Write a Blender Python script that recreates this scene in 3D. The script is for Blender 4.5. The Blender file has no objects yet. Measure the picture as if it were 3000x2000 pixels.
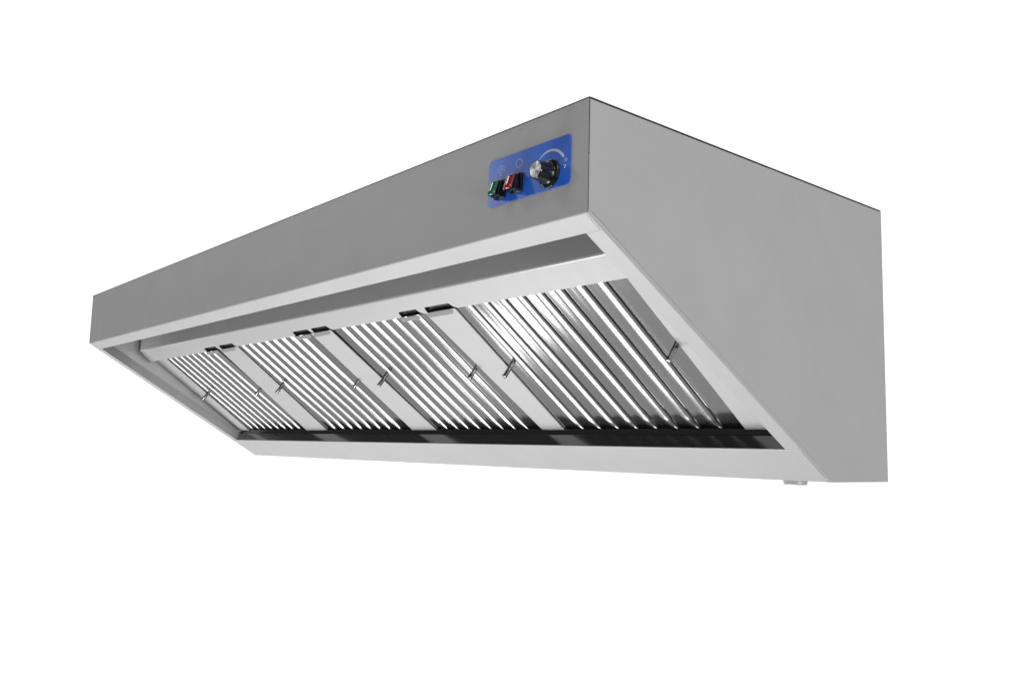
import bpy, bmesh, math, random
from mathutils import Vector, Matrix, noise
random.seed(4)
sc = bpy.context.scene
C = sc.collection

# ------------------------------------------------------------------ camera
W, D, H1, H2, Y2 = 2.0, 0.6904, 0.1372, 0.4456, 0.5205   # hood: width, depth, front height, full height, depth of slanted mouth
cam = bpy.data.objects.new('camera', bpy.data.cameras.new('camera'))
C.objects.link(cam)
cam.location = (2.69773, -0.70172, -0.41037)
cam.rotation_euler = (math.radians(97.03554), math.radians(-1.42627), math.radians(49.50595))
cam.data.sensor_width = 36
cam.data.lens = 882.1 / 1024 * 36
cam.data.clip_start = 0.02
cam.data.clip_end = 200
sc.camera = cam

# ------------------------------------------------------------------ studio surround (a world that is bright white behind the hood, dimmer elsewhere)
world = bpy.data.worlds.new('World'); sc.world = world
world.use_nodes = True
wn, wl = world.node_tree.nodes, world.node_tree.links
wn.clear()
w_out = wn.new('ShaderNodeOutputWorld'); w_bg = wn.new('ShaderNodeBackground')
w_tc = wn.new('ShaderNodeTexCoord'); w_sep = wn.new('ShaderNodeSeparateXYZ')
wl.new(w_tc.outputs['Generated'], w_sep.inputs[0])
def wramp(src, a, b):
    m = wn.new('ShaderNodeMapRange'); m.interpolation_type = 'SMOOTHSTEP'
    m.inputs['From Min'].default_value = a; m.inputs['From Max'].default_value = b
    wl.new(src, m.inputs['Value']); return m.outputs['Result']
def wmath(op, a, b, clamp=False):
    m = wn.new('ShaderNodeMath'); m.operation = op; m.use_clamp = clamp
    for i, v in enumerate((a, b)):
        if isinstance(v, (int, float)): m.inputs[i].default_value = v
        else: wl.new(v, m.inputs[i])
    return m.outputs[0]
BACK_WHITE, SIDE_GREY, FRONT_GREY, FLOOR_GREY = 1.15, 0.46, 0.05, 0.29
behind = wramp(w_sep.outputs['Y'], -0.28, -0.12)           # white sweep behind the hood
leftish = wramp(w_sep.outputs['X'], 0.30, 0.02)
down = wramp(w_sep.outputs['Z'], -0.30, -0.38)
white = wmath('MULTIPLY', behind, leftish)
white = wmath('MULTIPLY', white, wmath('SUBTRACT', 1.0, down))
sidef = wramp(w_sep.outputs['X'], 0.0, 0.35)
base = wmath('ADD', FRONT_GREY, wmath('MULTIPLY', sidef, SIDE_GREY - FRONT_GREY))
low_right_dim = wramp(w_sep.outputs['X'], 0.12, 0.32)           # world dimmed low on the right, added so the grooves reflect dark
fl = wmath('MULTIPLY', down, wmath('SUBTRACT', FLOOR_GREY, wmath('MULTIPLY', low_right_dim, FLOOR_GREY - 0.03)))
base = wmath('ADD', wmath('MULTIPLY', base, wmath('SUBTRACT', 1.0, down)), fl)
tot = wmath('ADD', wmath('MULTIPLY', base, wmath('SUBTRACT', 1.0, white)), wmath('MULTIPLY', white, BACK_WHITE))
wl.new(tot, w_bg.inputs['Strength'])
w_bg.inputs['Color'].default_value = (1, 1, 1, 1)
wl.new(w_bg.outputs[0], w_out.inputs[0])

# ------------------------------------------------------------------ unseen area lamps, several added for fill, streaks and glare
def area(name, loc, target, sx, sy, power):
    l = bpy.data.lights.new(name, 'AREA'); l.shape = 'RECTANGLE'; l.size = sx; l.size_y = sy; l.energy = power
    o = bpy.data.objects.new(name, l); C.objects.link(o); o.location = loc
    z = (Vector(loc) - Vector(target)).normalized()
    x = Vector((1, 0, 0)) if abs(z.x) < 0.8 else Vector((0, 1, 0))
    x = (x - z * x.dot(z)).normalized(); y = z.cross(x)
    o.rotation_euler = Matrix((x, y, z)).transposed().to_euler()
    return o
area('floor_softbox', (0.1, -0.85, -4.2), (1.0, 0.3, -0.3), 1.4, 2.8, 102)
area('left_fill', (-1.6, -0.85, -3.6), (0.6, 0.3, -0.3), 0.8, 0.9, 34)  # added fill that lifts the left end of the flanges
area('front_fill', (4.3, -3.9, 2.9), (1.4, 0.2, -0.2), 2.0, 2.0, 20)  # added fill that lifts the front panel
area('side_softbox', (6.2, -0.8, -1.2), (1.0, 0.3, -0.3), 1.5, 1.5, 76)
area('rim_fill', (4.3, 1.5, -3.3), (2.0, 0.3, -0.3), 0.9, 0.9, 10)  # added to brighten the bend along the right slanted edge
area('switch_streak_light', (-0.84, -2.45, 3.4), (1.86, 0.0, -0.07), 0.9, 0.6, 17)  # added to draw the bright streak on the switch lenses
area('panel_sheen_light', (-2.2, -2.65, 1.36), (1.85, 0.0, -0.06), 0.5, 0.5, 8)  # added for the pale sheen on the blue plate and knob cap
area('low_glare_light', (-1.25, 0.36, -3.05), (1.63, 0.26, -0.22), 0.32, 0.32, 1.6)  # added for the glare on the rightmost filter

sc.view_settings.view_transform = 'Standard'
sc.view_settings.look = 'None'
sc.view_settings.exposure = 0
sc.view_settings.gamma = 1
sc.cycles.use_denoising = True
sc.cycles.use_light_tree = False
sc.cycles.use_adaptive_sampling = False
sc.cycles.max_bounces = 10
sc.cycles.glossy_bounces = 8
sc.cycles.sample_clamp_direct = 4
sc.cycles.sample_clamp_indirect = 1.2

# ------------------------------------------------------------------ materials
def steel(name, col, rough, metallic=1.0, grain=0.0, grain_axis=(1, 1, 1), bump=0.0, mottle=0.0, spec=0.5):
    m = bpy.data.materials.new(name); m.use_nodes = True
    n, l = m.node_tree.nodes, m.node_tree.links
    p = n['Principled BSDF']
    p.inputs['Metallic'].default_value = metallic
    p.inputs['Roughness'].default_value = rough
    p.inputs['Specular IOR Level'].default_value = spec
    c = (col, col, col, 1) if isinstance(col, (int, float)) else (*col, 1)
    p.inputs['Base Color'].default_value = c
    tc = n.new('ShaderNodeTexCoord')
    if grain:
        mp = n.new('ShaderNodeMapping'); mp.inputs['Scale'].default_value = grain_axis
        nz = n.new('ShaderNodeTexNoise'); nz.inputs['Scale'].default_value = 1; nz.inputs['Detail'].default_value = 4
        l.new(tc.outputs['Object'], mp.inputs[0]); l.new(mp.outputs[0], nz.inputs['Vector'])
        mr = n.new('ShaderNodeMapRange'); mr.inputs['To Min'].default_value = rough - grain; mr.inputs['To Max'].default_value = rough + grain
        l.new(nz.outputs['Fac'], mr.inputs['Value']); l.new(mr.outputs[0], p.inputs['Roughness'])
        if bump:
            b = n.new('ShaderNodeBump'); b.inputs['Strength'].default_value = bump; b.inputs['Distance'].default_value = 0.0004
            l.new(nz.outputs['Fac'], b.inputs['Height']); l.new(b.outputs[0], p.inputs['Normal'])
    if mottle:
        n2 = n.new('ShaderNodeTexNoise'); n2.inputs['Scale'].default_value = 9; n2.inputs['Detail'].default_value = 6; n2.inputs['Roughness'].default_value = 0.65
        l.new(tc.outputs['Object'], n2.inputs['Vector'])
        hs = n.new('ShaderNodeMapRange'); hs.inputs['To Min'].default_value = 1 - mottle; hs.inputs['To Max'].default_value = 1 + mottle
        l.new(n2.outputs['Fac'], hs.inputs['Value'])
        vm = n.new('ShaderNodeVectorMath'); vm.operation = 'SCALE'; vm.inputs[0].default_value = c[:3]
        l.new(hs.outputs[0], vm.inputs['Scale']); l.new(vm.outputs[0], p.inputs['Base Color'])
    return m
def plastic(name, col, rough=0.15, coat=0.0, metallic=0.0, trans=0.0):
    m = bpy.data.materials.new(name); m.use_nodes = True
    p = m.node_tree.nodes['Principled BSDF']
    p.inputs['Base Color'].default_value = (*col, 1); p.inputs['Roughness'].default_value = rough
    p.inputs['Coat Weight'].default_value = coat; p.inputs['Coat Roughness'].default_value = 0.22 if name == 'blue_plate' else 0.03
    p.inputs['Metallic'].default_value = metallic
    p.inputs['Transmission Weight'].default_value = trans
    return m
M_shell = steel('brushed_steel', 0.58, 0.55, 0.4, grain=0.03, grain_axis=(4, 60, 60), bump=0.03, mottle=0.07)
M_lip_shaded = steel('shaded_lip_steel', 0.25, 0.18, 1.0)  # same stainless, dim reflections of lip and gutter darkened into its colour
M_lining = steel('lining_steel', 0.78, 0.30, 0.5, mottle=0.06)
M_hole_shade = steel('hole_shade', 0.035, 0.35, 0.3)  # near-black colour in place of the shade inside the strip openings
M_inner = steel('inner_steel', 0.56, 0.22, 1.0, grain=0.03, grain_axis=(4, 60, 60), mottle=0.05)
M_satin = steel('half_polished_steel', 0.76, 0.19, 0.42, mottle=0.05)
M_divider = steel('satin_steel', 0.58, 0.55, 0.4, grain=0.03, grain_axis=(40, 5, 5), mottle=0.03)
M_filter = steel('polished_steel', 0.60, 0.15, 1.0)
M_rod = steel('handle_steel', 0.62, 0.14, 1.0)
M_edge = steel('seam_dark', 0.10, 0.5, 0.6)

# ------------------------------------------------------------------ helpers
def obj(name, bm, mat, parent=None, smooth=None):
    me = bpy.data.meshes.new(name)
    bmesh.ops.recalc_face_normals(bm, faces=bm.faces[:])
    bm.to_mesh(me); bm.free()
    me.materials.append(mat)
    if smooth is not None:
        for p in me.polygons: p.use_smooth = True
        if smooth < 180: me.set_sharp_from_angle(angle=math.radians(smooth))
    o = bpy.data.objects.new(name, me); C.objects.link(o)
    if parent is not None:
        o.parent = parent
        o.matrix_parent_inverse = Matrix.Translation(-parent_world(parent))
    return o
def parent_world(p):
    v = Vector((0, 0, 0))
    while p is not None:
        v += p.location; p = p.parent if p.parent and False else None
    return v
def thick(o, t, offset=-1):
    m = o.modifiers.new('thickness', 'SOLIDIFY'); m.thickness = t; m.offset = offset; return o
def bevel(o, w, seg=2):
    m = o.modifiers.new('bevel', 'BEVEL'); m.width = w; m.segments = seg; m.limit_method = 'ANGLE'; m.angle_limit = math.radians(35); return o
def flatten(o):
    m = o.modifiers.new('face_normals', 'WEIGHTED_NORMAL'); m.keep_sharp = True; m.weight = 50; m.mode = 'FACE_AREA'; return o
def strips(bm, rows):
    """rows: list of equal-length vertex coordinate lists -> quads between them"""
    vs = [[bm.verts.new(p) for p in r] for r in rows]
    for a, b in zip(vs, vs[1:]):
        for i in range(len(a) - 1):
            bm.faces.new((a[i], a[i + 1], b[i + 1], b[i]))
    return vs
def poly(bm, pts):
    return bm.faces.new([bm.verts.new(p) for p in pts])
def slab(bm, pts, vec):
    """prism: polygon pts extruded by vec"""
    n = len(pts); v = Vector(vec)
    a = [bm.verts.new(p) for p in pts]; b = [bm.verts.new(Vector(p) + v) for p in pts]
    bm.faces.new(a); bm.faces.new(list(reversed(b)))
    for i in range(n): bm.faces.new((a[i], b[i], b[(i + 1) % n], a[(i + 1) % n]))
def arc_pts(cx, cy, r, a0, a1, n):
    return [(cx + r * math.cos(math.radians(a0 + (a1 - a0) * i / n)), cy + r * math.sin(math.radians(a0 + (a1 - a0) * i / n))) for i in range(n + 1)]
def round_rect(x0, y0, x1, y1, r, n=6):
    return (arc_pts(x1 - r, y1 - r, r, 0, 90, n) + arc_pts(x0 + r, y1 - r, r, 90, 180, n)
            + arc_pts(x0 + r, y0 + r, r, 180, 270, n) + arc_pts(x1 - r, y0 + r, r, 270, 360, n))

# the slanted mouth plane: B0 + sd*s , nn points out of the hood (down and to the front)
SL = math.hypot(Y2, H2 - H1)
sd = Vector((0, Y2 / SL, -(H2 - H1) / SL)); nn = Vector((0, sd.z, -sd.y)); B0 = Vector((0, 0, -H1))
def SP(x, s, o): return B0 + Vector((x, 0, 0)) + sd * s - nn * o        # o = depth behind the mouth plane
# the filter plane
T0 = Vector((0, 0.1877, -0.1730)); TB = Vector((0, 0.463, -0.3727)); td = (TB - T0).normalized(); tn = Vector((0, td.z, -td.y))
def TP(x, t, o): return T0 + Vector((x, 0, 0)) + td * t - tn * o
R = 0.0045      # bend radius of the outer sheet
FW = 0.030      # flange width
S_TOP, S_BOT = 0.0297, 0.5150

hood = bpy.data.objects.new('extractor_hood', None); C.objects.link(hood)
hood.location = (W / 2, D / 2, -H2)
hood['label'] = 'long stainless steel kitchen extractor hood with blue control panel and slanted baffle filters underneath'
hood['category'] = 'extractor hood'

def xe(o):      # how far the sheet with depth o behind the mouth reaches towards the side (follows the side's bend)
    return 0.0006 + (R - math.sqrt(max(0.0, R * R - (R - min(o, R)) ** 2)))
# ---- front panel with its folded flange and return lip
def depth_of(y, z): return -((Vector((0, y, z)) - B0).dot(nn))
a_f = math.atan2(-sd.y * 0 + 1, 0)   # front face normal is -y
half = math.acos(max(-1, min(1, Vector((0, -1, 0)).dot(nn)))) / 2
RB = 0.005
tl = RB * math.tan(half)
prof = [(0, -0.004), (0, -H1 + tl)]
cen = Vector((0, RB, -H1 + tl))
NB = 8
for i in range(1, NB + 1):
    th = 2 * half * i / NB
    prof.append((cen.y - RB * math.cos(th), cen.z - RB * math.sin(th)))
e = SP(0, S_TOP, 0); prof.append((e.y, e.z))
# tiny return lip, going straight up
prof.append((e.y + 0.0012, e.z + 0.0012)); prof.append((e.y + 0.0012, e.z + 0.024))
bm = bmesh.new(); rows = []
for i, (y, z) in enumerate(prof):
    o = max(0, depth_of(y, z)) if i < len(prof) - 2 else 0.0
    k = xe(o)
    rows.append([(k, y, z), (W - k, y, z)])
strips(bm, rows)
front = flatten(obj('front_panel', bm, M_shell, hood, smooth=30))

# ---- top panel: sheet over the box with a narrow turned-down edge along the front and sides
bm = bmesh.new()
slab(bm, [(-0.0006, -0.0008, 0.0), (W + 0.0006, -0.0008, 0.0), (W + 0.0006, D, 0.0), (-0.0006, D, 0.0)], (0, 0, 0.0011))
obj('top_panel', bm, M_edge, hood)
bm = bmesh.new()
slab(bm, [(0.0, -0.0004, -0.0002), (W - 0.0006, -0.0004, -0.0002), (W - 0.0006, -0.0004, -0.0050), (0.0, -0.0004, -0.0050)], (0, 0.0003, 0))
obj('top_hem', bm, M_shell, hood)

# ---- side panels with bent edge, flange and lip
def side(sgn):
    X = (lambda d: W - d) if sgn > 0 else (lambda d: d)
    bm = bmesh.new()
    # flat outer sheet, stops where the bend begins (depth R behind the mouth)
    s0 = -R * 0.5925; s1 = SL + R * (0.86033 / 0.50974)
    a, b = SP(0, s0, R), SP(0, s1, R)
    pts = [(0.0008, -0.0012), (D, -0.0012), (D, -H2), (b.y, b.z), (a.y, a.z)]
    poly(bm, [(X(0), max(y, 0.0008), z) for y, z in pts])
    # the quarter-round bend along the slanted edge
    rows = []
    for i in range(7):
        th = math.pi / 2 * i / 6
        o = R - R * math.sin(th); d = R - R * math.cos(th)
        s0 = -o * 0.5925 + 0.001; s1 = SL + o * (0.86033 / 0.50974) - 0.0005
        rows.append([tuple(SP(X(d), s0, o)), tuple(SP(X(d), s1, o))])
    strips(bm, rows)
    bmesh.ops.remove_doubles(bm, verts=bm.verts[:], dist=0.00005)
    o1 = flatten(obj('side_panel', bm, M_shell, hood, smooth=40))
    bm = bmesh.new()
    q = 0.0006
    rows = [[tuple(SP(X(R), S_TOP + q, 0.0004)), tuple(SP(X(R), S_BOT - q, 0.0004))],
            [tuple(SP(X(FW - 0.0015), S_TOP + q, 0.0004)), tuple(SP(X(FW - 0.0015), S_BOT - q, 0.0004))],
            [tuple(SP(X(FW - 0.0004), S_TOP + q, 0.0008)), tuple(SP(X(FW - 0.0004), S_BOT - q, 0.0008))],
            [tuple(SP(X(FW), S_TOP + q, 0.0019)), tuple(SP(X(FW), S_BOT - q, 0.0019))],
            [tuple(SP(X(FW - 0.011), S_TOP + q + 0.020, 0.0275)), tuple(SP(X(FW - 0.011), S_BOT + 0.006, 0.0275))]]
    strips(bm, rows)
    f = flatten(obj('side_flange', bm, M_shell, hood, smooth=50))
    # inside skin of the side wall
    bm = bmesh.new()
    a, b = SP(0, 0.01, 0.004), SP(0, SL - 0.01, 0.004)
    poly(bm, [(X(0.003), 0.003, -0.003), (X(0.003), D - 0.003, -0.003), (X(0.003), D - 0.003, -H2 + 0.004), (X(0.003), b.y, b.z), (X(0.003), a.y, a.z)])
    g = obj('side_lining', bm, M_lining, hood)
side(1); side(-1)

# ---- back panel
bm = bmesh.new(); slab(bm, [(0.001, D - 0.001, -0.002), (W - 0.001, D - 0.001, -0.002), (W - 0.001, D - 0.001, -H2 + 0.001), (0.001, D - 0.001, -H2 + 0.001)], (0, 0.001, 0))
obj('back_panel', bm, M_inner, hood)

# ---- bottom rail: lip, slanted flange, underside
bm = bmesh.new()
e0 = SP(0, S_BOT, 0)
fp = [(SP(0, S_BOT, 0.0016), 0), (SP(0, S_BOT + 0.0003, 0.0005), 0), (SP(0, S_BOT + 0.0012, 0), 0)]
half2 = math.acos(nn.dot(Vector((0, 0, -1)))) / 2; rb = 0.003; t2 = rb * math.tan(half2)
cc = SP(0, SL - t2, 0) - nn * rb
fp.append((SP(0, SL - t2, 0), 0))
ang0 = math.atan2(nn.z, nn.y)
for i in range(1, 6):
    an = ang0 + (-math.pi / 2 - ang0) * i / 5
    p = cc + Vector((0, math.cos(an), math.sin(an))) * rb; fp.append((p, 0))
fp.append((Vector((0, D, -H2)), 0))
rows = []
for p, _ in fp:
    k = xe(max(0, depth_of(p.y, p.z))) if _ == 0 and p.y >= e0.y - 0.001 and depth_of(p.y, p.z) < R else 0.0012
    rows.append([(k, p.y, p.z), (W - k, p.y, p.z)])
strips(bm, rows)
flatten(obj('bottom_rail', bm, M_shell, hood, smooth=40))
bm = bmesh.new()
strips(bm, [[(0.0012, p.y, p.z), (W - 0.0012, p.y, p.z)] for p in (SP(0, S_BOT, 0.0018), SP(0, S_BOT, 0.0240), SP(0, S_BOT + 0.0008, 0.0248), SP(0, S_BOT + 0.004, 0.0248))])
obj('rail_lip', bm, M_lip_shaded, hood, smooth=40)

# ---- drain plug under the bottom
bm = bmesh.new()
pr = [(0.0, -0.0002), (0.0195, -0.0002), (0.0195, -0.0035), (0.0188, -0.0040), (0.0188, -0.0072), (0.0172, -0.0088), (0.0, -0.0090)]
rows = [[(1.889 + r * math.cos(2 * math.pi * k / 40), 0.60 + r * math.sin(2 * math.pi * k / 40), -H2 + z) for k in range(41)] for r, z in pr]
strips(bm, rows); bmesh.ops.remove_doubles(bm, verts=bm.verts[:], dist=1e-5)
obj('drain_plug', bm, M_shell, hood, smooth=30)

# ---- inner filter housing: upright plate, bend, sloping strip with punched openings
Fp = Vector((0, 0.1329, -0.1478)); Lp = Vector((0, 0.1664, -0.1774))
qd = (Lp - Fp).normalized(); QL = (Lp - Fp).length; qn = Vector((0, qd.z, -qd.y))
def QP(x, q, o=0): return Fp + Vector((x, 0, 0)) + qd * q - qn * o
HX0, HX1 = 0.020, W - 0.0045
rr = 0.006; hh = math.acos(max(-1, min(1, Vector((0, -1, 0)).dot(qn)))) / 2; tq = rr * math.tan(hh)
prof = [(Fp.y, -0.004), (Fp.y, Fp.z + tq)]
for i in range(1, 7):
    th = 2 * hh * i / 6
    prof.append((Fp.y + rr - rr * math.cos(th), Fp.z + tq - rr * math.sin(th)))
bm = bmesh.new()
def hx(z): # the left end leans a little
    k = min(1, max(0, (-z - 0.1478 + 0.01) / 0.04)); return 0.036 - 0.030 * k
strips(bm, [[(hx(z), y, z), (HX1, y, z)] for y, z in prof])
flatten(obj('housing_front', bm, M_satin, hood, smooth=40))

HOLES = [(0.458, 0.537), (0.553, 0.641), (0.953, 1.028), (1.036, 1.109), (1.366, 1.430), (1.447, 1.527)]
def low_edge(x):          # lower edge of the strip, with the punched openings
    for x0, x1 in HOLES:
        d = QL - 0.0125
        if x0 < x < x0 + 0.004: return d + 0.004 - math.sqrt(0.004 ** 2 - (x0 + 0.004 - x) ** 2)
        if x0 + 0.004 <= x <= x1 - 0.010: return d
        if x1 - 0.010 < x < x1 - 0.001:
            u = (x - (x1 - 0.010)) / 0.009; return d + 0.0095 * (u * u * (3 - 2 * u))
        if x1 - 0.001 <= x < x1 + 0.006: return d + 0.0095 + 0.003 * (x - x1 + 0.001) / 0.007
    return QL
xs = {0.006, HX1}
for x0, x1 in HOLES:
    xs |= {x0 - 1e-5, x0 + 1e-5, x1 + 0.00599} | {x0 + 0.004 * i / 6 for i in range(1, 7)} | {x1 - 0.010 + 0.009 * i / 8 for i in range(9)}
xs = sorted(xs)
bm = bmesh.new()
strips(bm, [[tuple(QP(max(x, hx(-0.1478)) if x < 0.05 else x, tq)) for x in xs], [tuple(QP(x, low_edge(x))) for x in xs]])
strip = obj('housing_strip', bm, M_divider, hood)

# added near-black boxes behind the openings, standing in for their shade
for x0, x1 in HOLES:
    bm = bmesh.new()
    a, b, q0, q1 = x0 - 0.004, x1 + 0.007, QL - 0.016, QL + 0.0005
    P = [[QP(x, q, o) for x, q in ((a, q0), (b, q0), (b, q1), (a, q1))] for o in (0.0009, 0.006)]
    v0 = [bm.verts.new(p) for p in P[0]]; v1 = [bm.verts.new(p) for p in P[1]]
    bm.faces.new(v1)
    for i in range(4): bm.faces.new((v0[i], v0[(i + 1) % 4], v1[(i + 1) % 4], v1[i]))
    obj('latch_hole_shade', bm, M_hole_shade, hood)
# bent-down latch tabs under the openings
for x0, x1 in HOLES:
    bm = bmesh.new()
    w, h, r = x1 - x0 - 0.006, 0.0082, 0.005
    pts2 = arc_pts(w - r, h - r, r, 0, 90, 5) + arc_pts(r * 0.5, h - r * 0.5, r * 0.5, 90, 180, 4) + [(0.0, 0.003), (0.004, 0.0), (w - 0.003, 0.0), (w, 0.002)]
    up = Vector((0, -0.45, 0.89)).normalized(); fn = Vector((0, -up.z, up.y))
    base = QP(x0 + 0.001, QL - 0.0055, -0.002) - up * 0.0125
    slab(bm, [base + Vector((u, 0, 0)) + up * v for u, v in pts2], -fn * 0.0014)
    tb = obj('latch_tab', bm, M_divider, hood, smooth=30); bevel(tb, 0.0004, 2)

# ---- divider plates between the filters
for x0, x1, x0b, x1b in [(0.004, 0.100, 0.004, 0.084), (0.488, 0.598, 0.461, 0.575), (0.981, 1.066, 0.981, 1.075), (1.4095, 1.4967, 1.428, 1.4885), (1.8905, HX1, 1.8915, HX1)]:
    bm = bmesh.new()
    slab(bm, [TP(x0, -0.006, 0), TP(x1, -0.006, 0), TP(x1b, 0.335, 0), TP(x0b, 0.335, 0)], -tn * 0.0028)
    dv = obj('divider_plate', bm, M_divider, hood, smooth=30); bevel(dv, 0.0009, 3)

# ---- gutter behind the filters
bm = bmesh.new()
g0 = TP(0, 0.3362, 0.003)
gp = [(0.4600, -0.3600), (0.4625, -0.3650), (0.4628, -0.3775), (0.4650, -0.3780), (0.4650, -0.4080)]
strips(bm, [[(0.004, y, z), (HX1, y, z)] for y, z in gp])
obj('grease_gutter', bm, M_lip_shaded, hood)

# ---- baffle filters
FO = 0.0036
def groove_mesh():
    bm = bmesh.new()
    pitch, first, wid = 0.0441, 0.048, 0.400
    t0, t1, tip = -0.014, 0.3425, 0.3350
    ts = [t0 + (0.285 - t0) * i / 26 for i in range(26)] + [0.285 + (tip + 0.001 - 0.285) * i / 26 for i in range(27)] + [0.338, t1]
    # cross-section of a pressed groove: the sheet rolls softly down from the left, drops, and returns up a steep right wall
    WL, WR, DP = 0.0195, 0.0075, 0.0090
    sec = [(-WL - 0.003, 0.0), (-WL - 0.0015, -0.00004)]
    for i in range(22):
        f = math.radians(80) * i / 21; sec.append((-WL + (WL + 0.0005) * math.sin(f), -0.0001 - DP * (1 - math.cos(f)) ** 1.05))
    xb, hb = sec[-1]
    sec += [(xb + 0.0006, hb - 0.0015), (0.0035, hb - 0.0022), (WR - 0.0018, hb - 0.0015), (WR - 0.0009, -0.0045), (WR - 0.0006, -0.0014)]
    for i in range(1, 7):
        f = math.radians(90) * i / 6; sec.append((WR - 0.0006 + 0.0010 * (1 - math.cos(f)), -0.0011 + 0.0012 * math.sin(f)))
    sec += [(WR + 0.0012, 0.0)]
    vs = []
    for t in ts:
        end = max(0.0, min(1.0, (tip - t) / 0.034)); k = max(0.02, math.sqrt(1 - (1 - end) ** 2.4))
        row = [(x, 0.0) for x in (0.0, 0.012, 0.024)]
        for i in range(8):
            c = first + pitch * i
            hk = math.sqrt(1 - (1 - min(1.0, end * 1.1)) ** 2) if end > 0 else 0.0
            row += [(c + x * k, h * hk) for x, h in sec]
        row += [(x, 0.0) for x in (0.376, 0.388, wid)]
        vs.append([tuple(TP(x, t, -z)) for x, z in row])
    strips(bm, vs)
    # back of the filter cassette and its side edges
    slab(bm, [TP(0.0, t0, 0.012), TP(wid, t0, 0.012), TP(wid, t1, 0.012), TP(0.0, t1, 0.012)], -tn * -0.02 * -1)
    return bm
def rod_mesh(h=0.030, r=0.0043):
    bm = bmesh.new()
    p = [(0.0, -0.001), (r, -0.001), (r, h - 0.0012), (r * 0.9, h - 0.0004), (r * 0.72, h), (0.0, h - 0.0002)]
    rows = [[(rad * math.cos(2 * math.pi * k / 28), rad * math.sin(2 * math.pi * k / 28), z) for k in range(29)] for rad, z in p]
    strips(bm, rows); bmesh.ops.remove_doubles(bm, verts=bm.verts[:], dist=1e-6)
    return bm
rod_rot = tn.to_track_quat('Z', 'X').to_euler()
fm = fr = None
FILTERS = [(0.0645, 1.0, (0.1219, 0.1509, 0.034), (0.4640, 0.1569, 0.025)),
           (0.5720, 1.0, (0.6085, 0.1481, 0.030), (0.9735, 0.1559, 0.024)),
           (1.0740, 0.865, (1.0960, 0.1475, 0.032), (1.4034, 0.1502, 0.028)),
           (1.4885, 1.0, (1.5048, 0.1505, 0.030), (1.8811, 0.1415, 0.031))]
for fx, fs, ra, rb_ in FILTERS:
    if fm is None:
        fo = obj('baffle_filter', groove_mesh(), M_filter, hood, smooth=80); fm = fo.data
    else:
        fo = bpy.data.objects.new('baffle_filter', fm); C.objects.link(fo); fo.parent = hood
        fo.matrix_parent_inverse = Matrix.Translation(-hood.location)
    off = -tn * FO
    fo.location = (fx, off.y, off.z); fo.scale = (fs, 1, 1)
    for (rx, rt, rh) in (ra, rb_):
        if fr is None:
            ro = obj('handle', rod_mesh(), M_rod, None, smooth=40); fr = ro.data
        else:
            ro = bpy.data.objects.new('handle', fr); C.objects.link(ro)
        ro.parent = fo
        p = TP(rx, rt, FO)
        ro.matrix_parent_inverse = (Matrix.Translation(Vector(fo.location)) @ Matrix.Diagonal((fs, 1, 1, 1))).inverted()
        ro.location = p; ro.rotation_euler = rod_rot; ro.scale = (1, 1, rh / 0.030)

# ------------------------------------------------------------------ control panel
def F(x, z, y): return (x / 1000, -y / 1000, z / 1000)          # mm on the front face, y = mm in front of it
M_blue = plastic('blue_plate', (0.03, 0.16, 0.75), 0.30, 0.6)
M_print = plastic('printed_white', (0.72, 0.78, 0.95), 0.35)
M_black = plastic('black_plastic', (0.006, 0.006, 0.007), 0.12, 0.3)
M_green = plastic('green_lens', (0.0, 0.14, 0.075), 0.06, 1.0)
M_red = plastic('red_lens', (0.30, 0.006, 0.012), 0.06, 1.0)
M_chrome = steel('chrome', 0.75, 0.08, 1.0)
M_cap = steel('turned_aluminium', 0.95, 0.36, 1.0)
pn = M_cap.node_tree.nodes['Principled BSDF']; pn.inputs['Anisotropic'].default_value = 0.95; pn.inputs['Anisotropic Rotation'].default_value = 0.25
tg = M_cap.node_tree.nodes.new('ShaderNodeTangent'); tg.direction_type = 'RADIAL'; tg.axis = 'Y'
M_cap.node_tree.links.new(tg.outputs[0], pn.inputs['Tangent'])

bm = bmesh.new()
slab(bm, [F(x, z, 0.2) for x, z in round_rect(1817, -97, 1970.5, -35.2, 6, 8)], (0, -0.0010, 0))
plate = obj('control_plate', bm, M_blue, hood, smooth=30); bevel(plate, 0.0003, 2)
def child(name, bm, mat, parent, smooth=None):
    o = obj(name, bm, mat, None, smooth); o.parent = parent
    o.matrix_parent_inverse = parent_matrix(parent).inverted(); return o
def parent_matrix(p):
    m = Matrix.Identity(4)
    chain = []
    while p is not None: chain.append(p); p = p.parent
    for q in reversed(chain):
        m = m @ q.matrix_parent_inverse @ Matrix.LocRotScale(q.location, q.rotation_euler, q.scale)
    return m
def stroke(bm, pts, w, closed=False, y0=1.25, th=0.00015):
    """flat printed line; w is a width or list of widths (mm)"""
    n = len(pts)
    ws = w if isinstance(w, list) else [w] * n
    L, Rr = [], []
    for i, (x, z) in enumerate(pts):
        if closed: a, b = pts[i - 1], pts[(i + 1) % n]
        else: a, b = pts[max(0, i - 1)], pts[min(n - 1, i + 1)]
        dx, dz = b[0] - a[0], b[1] - a[1]; l = math.hypot(dx, dz) or 1
        nx, nz = -dz / l * ws[i] / 2, dx / l * ws[i] / 2
        L.append(F(x + nx, z + nz, y0)); Rr.append(F(x - nx, z - nz, y0))
    if closed: L.append(L[0]); Rr.append(Rr[0])
    vs = strips(bm, [L, Rr])
bm = bmesh.new()   # bulb with rays
bc = (1842.3, -52.2)
bulb = arc_pts(bc[0], bc[1], 2.7, -50, 230, 18)
bulb = [(1843.2, -57.0)] + bulb + [(1841.0, -57.0)]
stroke(bm, bulb, 0.6)
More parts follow.
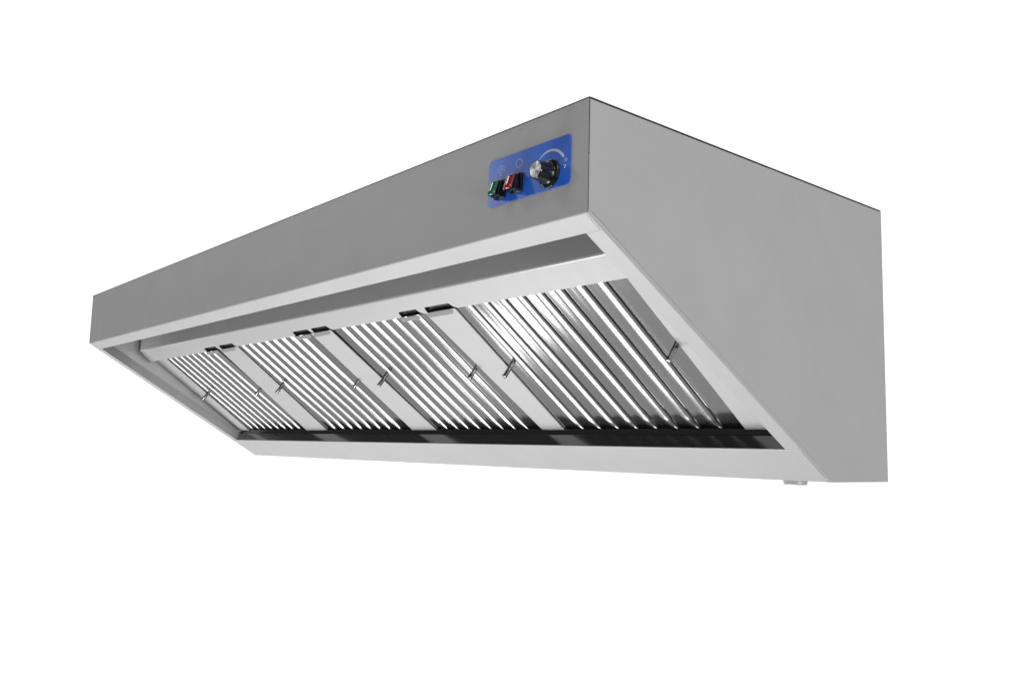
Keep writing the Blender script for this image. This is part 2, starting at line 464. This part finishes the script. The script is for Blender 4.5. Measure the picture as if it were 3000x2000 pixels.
poly(bm, [F(x, z, 1.25) for x, z in round_rect(1840.8, -59.2, 1843.3, -57.2, 0.7, 3)])
for k in range(7):
    a = math.radians(-8 + k * 32)
    stroke(bm, [(bc[0] + 4.9 * math.cos(a), bc[1] + 4.9 * math.sin(a)), (bc[0] + 7.4 * math.cos(a), bc[1] + 7.4 * math.sin(a))], [0.7, 1.0])
child('bulb_symbol', bm, M_print, plate)
bm = bmesh.new()   # fan wheel: ring of swept points
gc = (1877.6, -50.6); pts = []
for k in range(11):
    a = 2 * math.pi * k / 11
    pts += [(gc[0] + 4.0 * math.cos(a), gc[1] + 4.0 * math.sin(a)), (gc[0] + 7.0 * math.cos(a + 0.10), gc[1] + 6.6 * math.sin(a + 0.10)), (gc[0] + 5.0 * math.cos(a + 0.5), gc[1] + 5.0 * math.sin(a + 0.5))]
stroke(bm, pts, 0.65, closed=True)
child('fan_symbol', bm, M_print, plate)
KX, KZ = 1934.5, -77.0
bm = bmesh.new()   # swelling speed arc
ap = arc_pts(KX, KZ, 28.8, 138, 31, 36)
stroke(bm, ap, [0.7 + 3.2 * min(i, 34) / 34 for i in range(35)] + [3.0, 1.2])
child('speed_arc', bm, M_print, plate)
bm = bmesh.new()   # plus in a circle
pc = (1962.8, -66.2)
stroke(bm, arc_pts(pc[0], pc[1], 2.1, 0, 360 - 20, 17), 0.4, closed=True)
stroke(bm, [(pc[0] - 2, pc[1]), (pc[0] + 2, pc[1])], 0.45, y0=1.27); stroke(bm, [(pc[0], pc[1] - 2), (pc[0], pc[1] + 2)], 0.45, y0=1.29)
child('plus_symbol', bm, M_print, plate)
bm = bmesh.new()
poly(bm, [F(x, z, 1.25) for x, z in arc_pts(1930.4, -94.0, 1.3, 0, 340, 17)])
child('dot_mark', bm, M_print, plate)
# small domed screw
bm = bmesh.new()
pr = [(2.1, 1.2), (2.1, 1.6), (1.7, 2.1), (1.0, 2.4), (0.8, 1.9), (0.0, 1.8)]
strips(bm, [[F(1960.9 + r * math.cos(2 * math.pi * k / 24), -73.7 + r * math.sin(2 * math.pi * k / 24), y) for k in range(25)] for r, y in pr])
bmesh.ops.remove_doubles(bm, verts=bm.verts[:], dist=1e-6)
obj('screw', bm, M_chrome, hood, smooth=40)

# speed knob: skirt, fluted body, turned cap, pointer
bm = bmesh.new()
def ring(prof, n=72, fl=0.0):
    rows = []
    for r, y, f in prof:
        row = []
        for k in range(n + 1):
            a = 2 * math.pi * k / n
            rad = r * (1 - f * fl * (0.5 - 0.5 * math.cos(12 * a)))
            row.append(F(KX + rad * math.cos(a), KZ + rad * math.sin(a), y))
        rows.append(row)
    return rows
strips(bm, ring([(18.0, 1.2, 0), (18.0, 2.6, 0), (17.0, 3.8, 0), (14.4, 4.6, 0), (13.4, 5.2, 0), (12.9, 7.0, 0.5), (12.6, 9.0, 1), (12.0, 16.0, 1), (11.5, 21.5, 1), (11.3, 23.2, 0), (10.9, 24.0, 0), (10.2, 24.2, 0), (10.1, 23.7, 0), (0.0, 23.7, 0)], fl=0.07))
bmesh.ops.remove_doubles(bm, verts=bm.verts[:], dist=1e-6)
knob = obj('speed_knob', bm, M_black, hood, smooth=35)
bm = bmesh.new()   # cap at its own origin so that the turning marks run round its centre
strips(bm, [[(r / 1000 * math.cos(2 * math.pi * k / 64), -y / 1000, r / 1000 * math.sin(2 * math.pi * k / 64)) for k in range(65)] for r, y in [(9.9, 0.0), (9.9, 0.4), (9.5, 0.6), (6, 0.62), (3, 0.63), (0.0, 0.64)]])
bmesh.ops.remove_doubles(bm, verts=bm.verts[:], dist=1e-6)
cap = child('knob_cap', bm, M_cap, knob, smooth=30); cap.location = F(KX, KZ, 23.7)
bm = bmesh.new()
for a in (232,):
    a = math.radians(a)
    cx, cz = KX + 11.2 * math.cos(a), KZ + 11.2 * math.sin(a)
    slab(bm, [F(cx - 0.9, cz - 0.9, 20), F(cx + 0.9, cz - 0.9, 20), F(cx + 0.9, cz + 0.9, 20), F(cx - 0.9, cz + 0.9, 20)], (0, -0.0042, 0))
child('pointer', bm, M_chrome, knob)

# rocker switches
def rocker(x0, x1, zt, zb, lens_mat, lens_name_label):
    bm = bmesh.new()
    slab(bm, [F(x, z, 1.2) for x, z in round_rect(x0 - 2.6, zb - 1.4, x1 + 2.8, zt + 2.6, 1.6, 4)], (0, -0.0034, 0))
    b = obj('rocker_switch', bm, M_black, hood, smooth=30); bevel(b, 0.0006, 2)
    b['label'] = lens_name_label
    bm = bmesh.new()   # rocker body, stepped, leaning forward at the bottom
    for k, (ins, ya, yb_, yt, ytb) in enumerate([(0.0, 4.4, 4.4, 8.0, 13.0), (1.2, 7.5, 12.5, 10.0, 16.5), (0.2, 10.0, 16.0, 11.3, 18.5)]):
        a = [F(x0 + ins, zt - ins, ya), F(x1 - ins, zt - ins, ya), F(x1 - ins, zb + ins, yb_), F(x0 + ins, zb + ins, yb_)]
        c = [F(x0 + ins, zt - ins, yt), F(x1 - ins, zt - ins, yt), F(x1 - ins, zb + ins, ytb), F(x0 + ins, zb + ins, ytb)]
        va = [bm.verts.new(p) for p in a]; vc = [bm.verts.new(p) for p in c]
        bm.faces.new(va); bm.faces.new(vc[::-1])
        for i in range(4): bm.faces.new((va[i], vc[i], vc[(i + 1) % 4], va[(i + 1) % 4]))
    body = child('rocker_body', bm, M_black, b, smooth=30); bevel(body, 0.0007, 2)
    bm = bmesh.new()   # coloured lens, bulging
    N = 14; rows = []
    for j in range(N + 1):
        v = j / N; row = []
        for i in range(N + 1):
            u = i / N
            ex = (1 - abs(2 * u - 1) ** 2.2) * (1 - abs(2 * v - 1) ** 8) ** 0.5
            y = (11.3 + (18.5 - 11.3) * v) + 4.2 * ex
            row.append(F(x0 + (x1 - x0) * u, zt + (zb - zt) * v, y))
        rows.append(row)
    strips(bm, rows)
    child('lens', bm, lens_mat, b, smooth=180)
rocker(1866.8, 1883.2, -66.5, -87.0, M_red, 'red lit rocker switch beside the knob')
rocker(1834.8, 1850.6, -68.0, -88.5, M_green, 'green lit rocker switch under the bulb symbol')
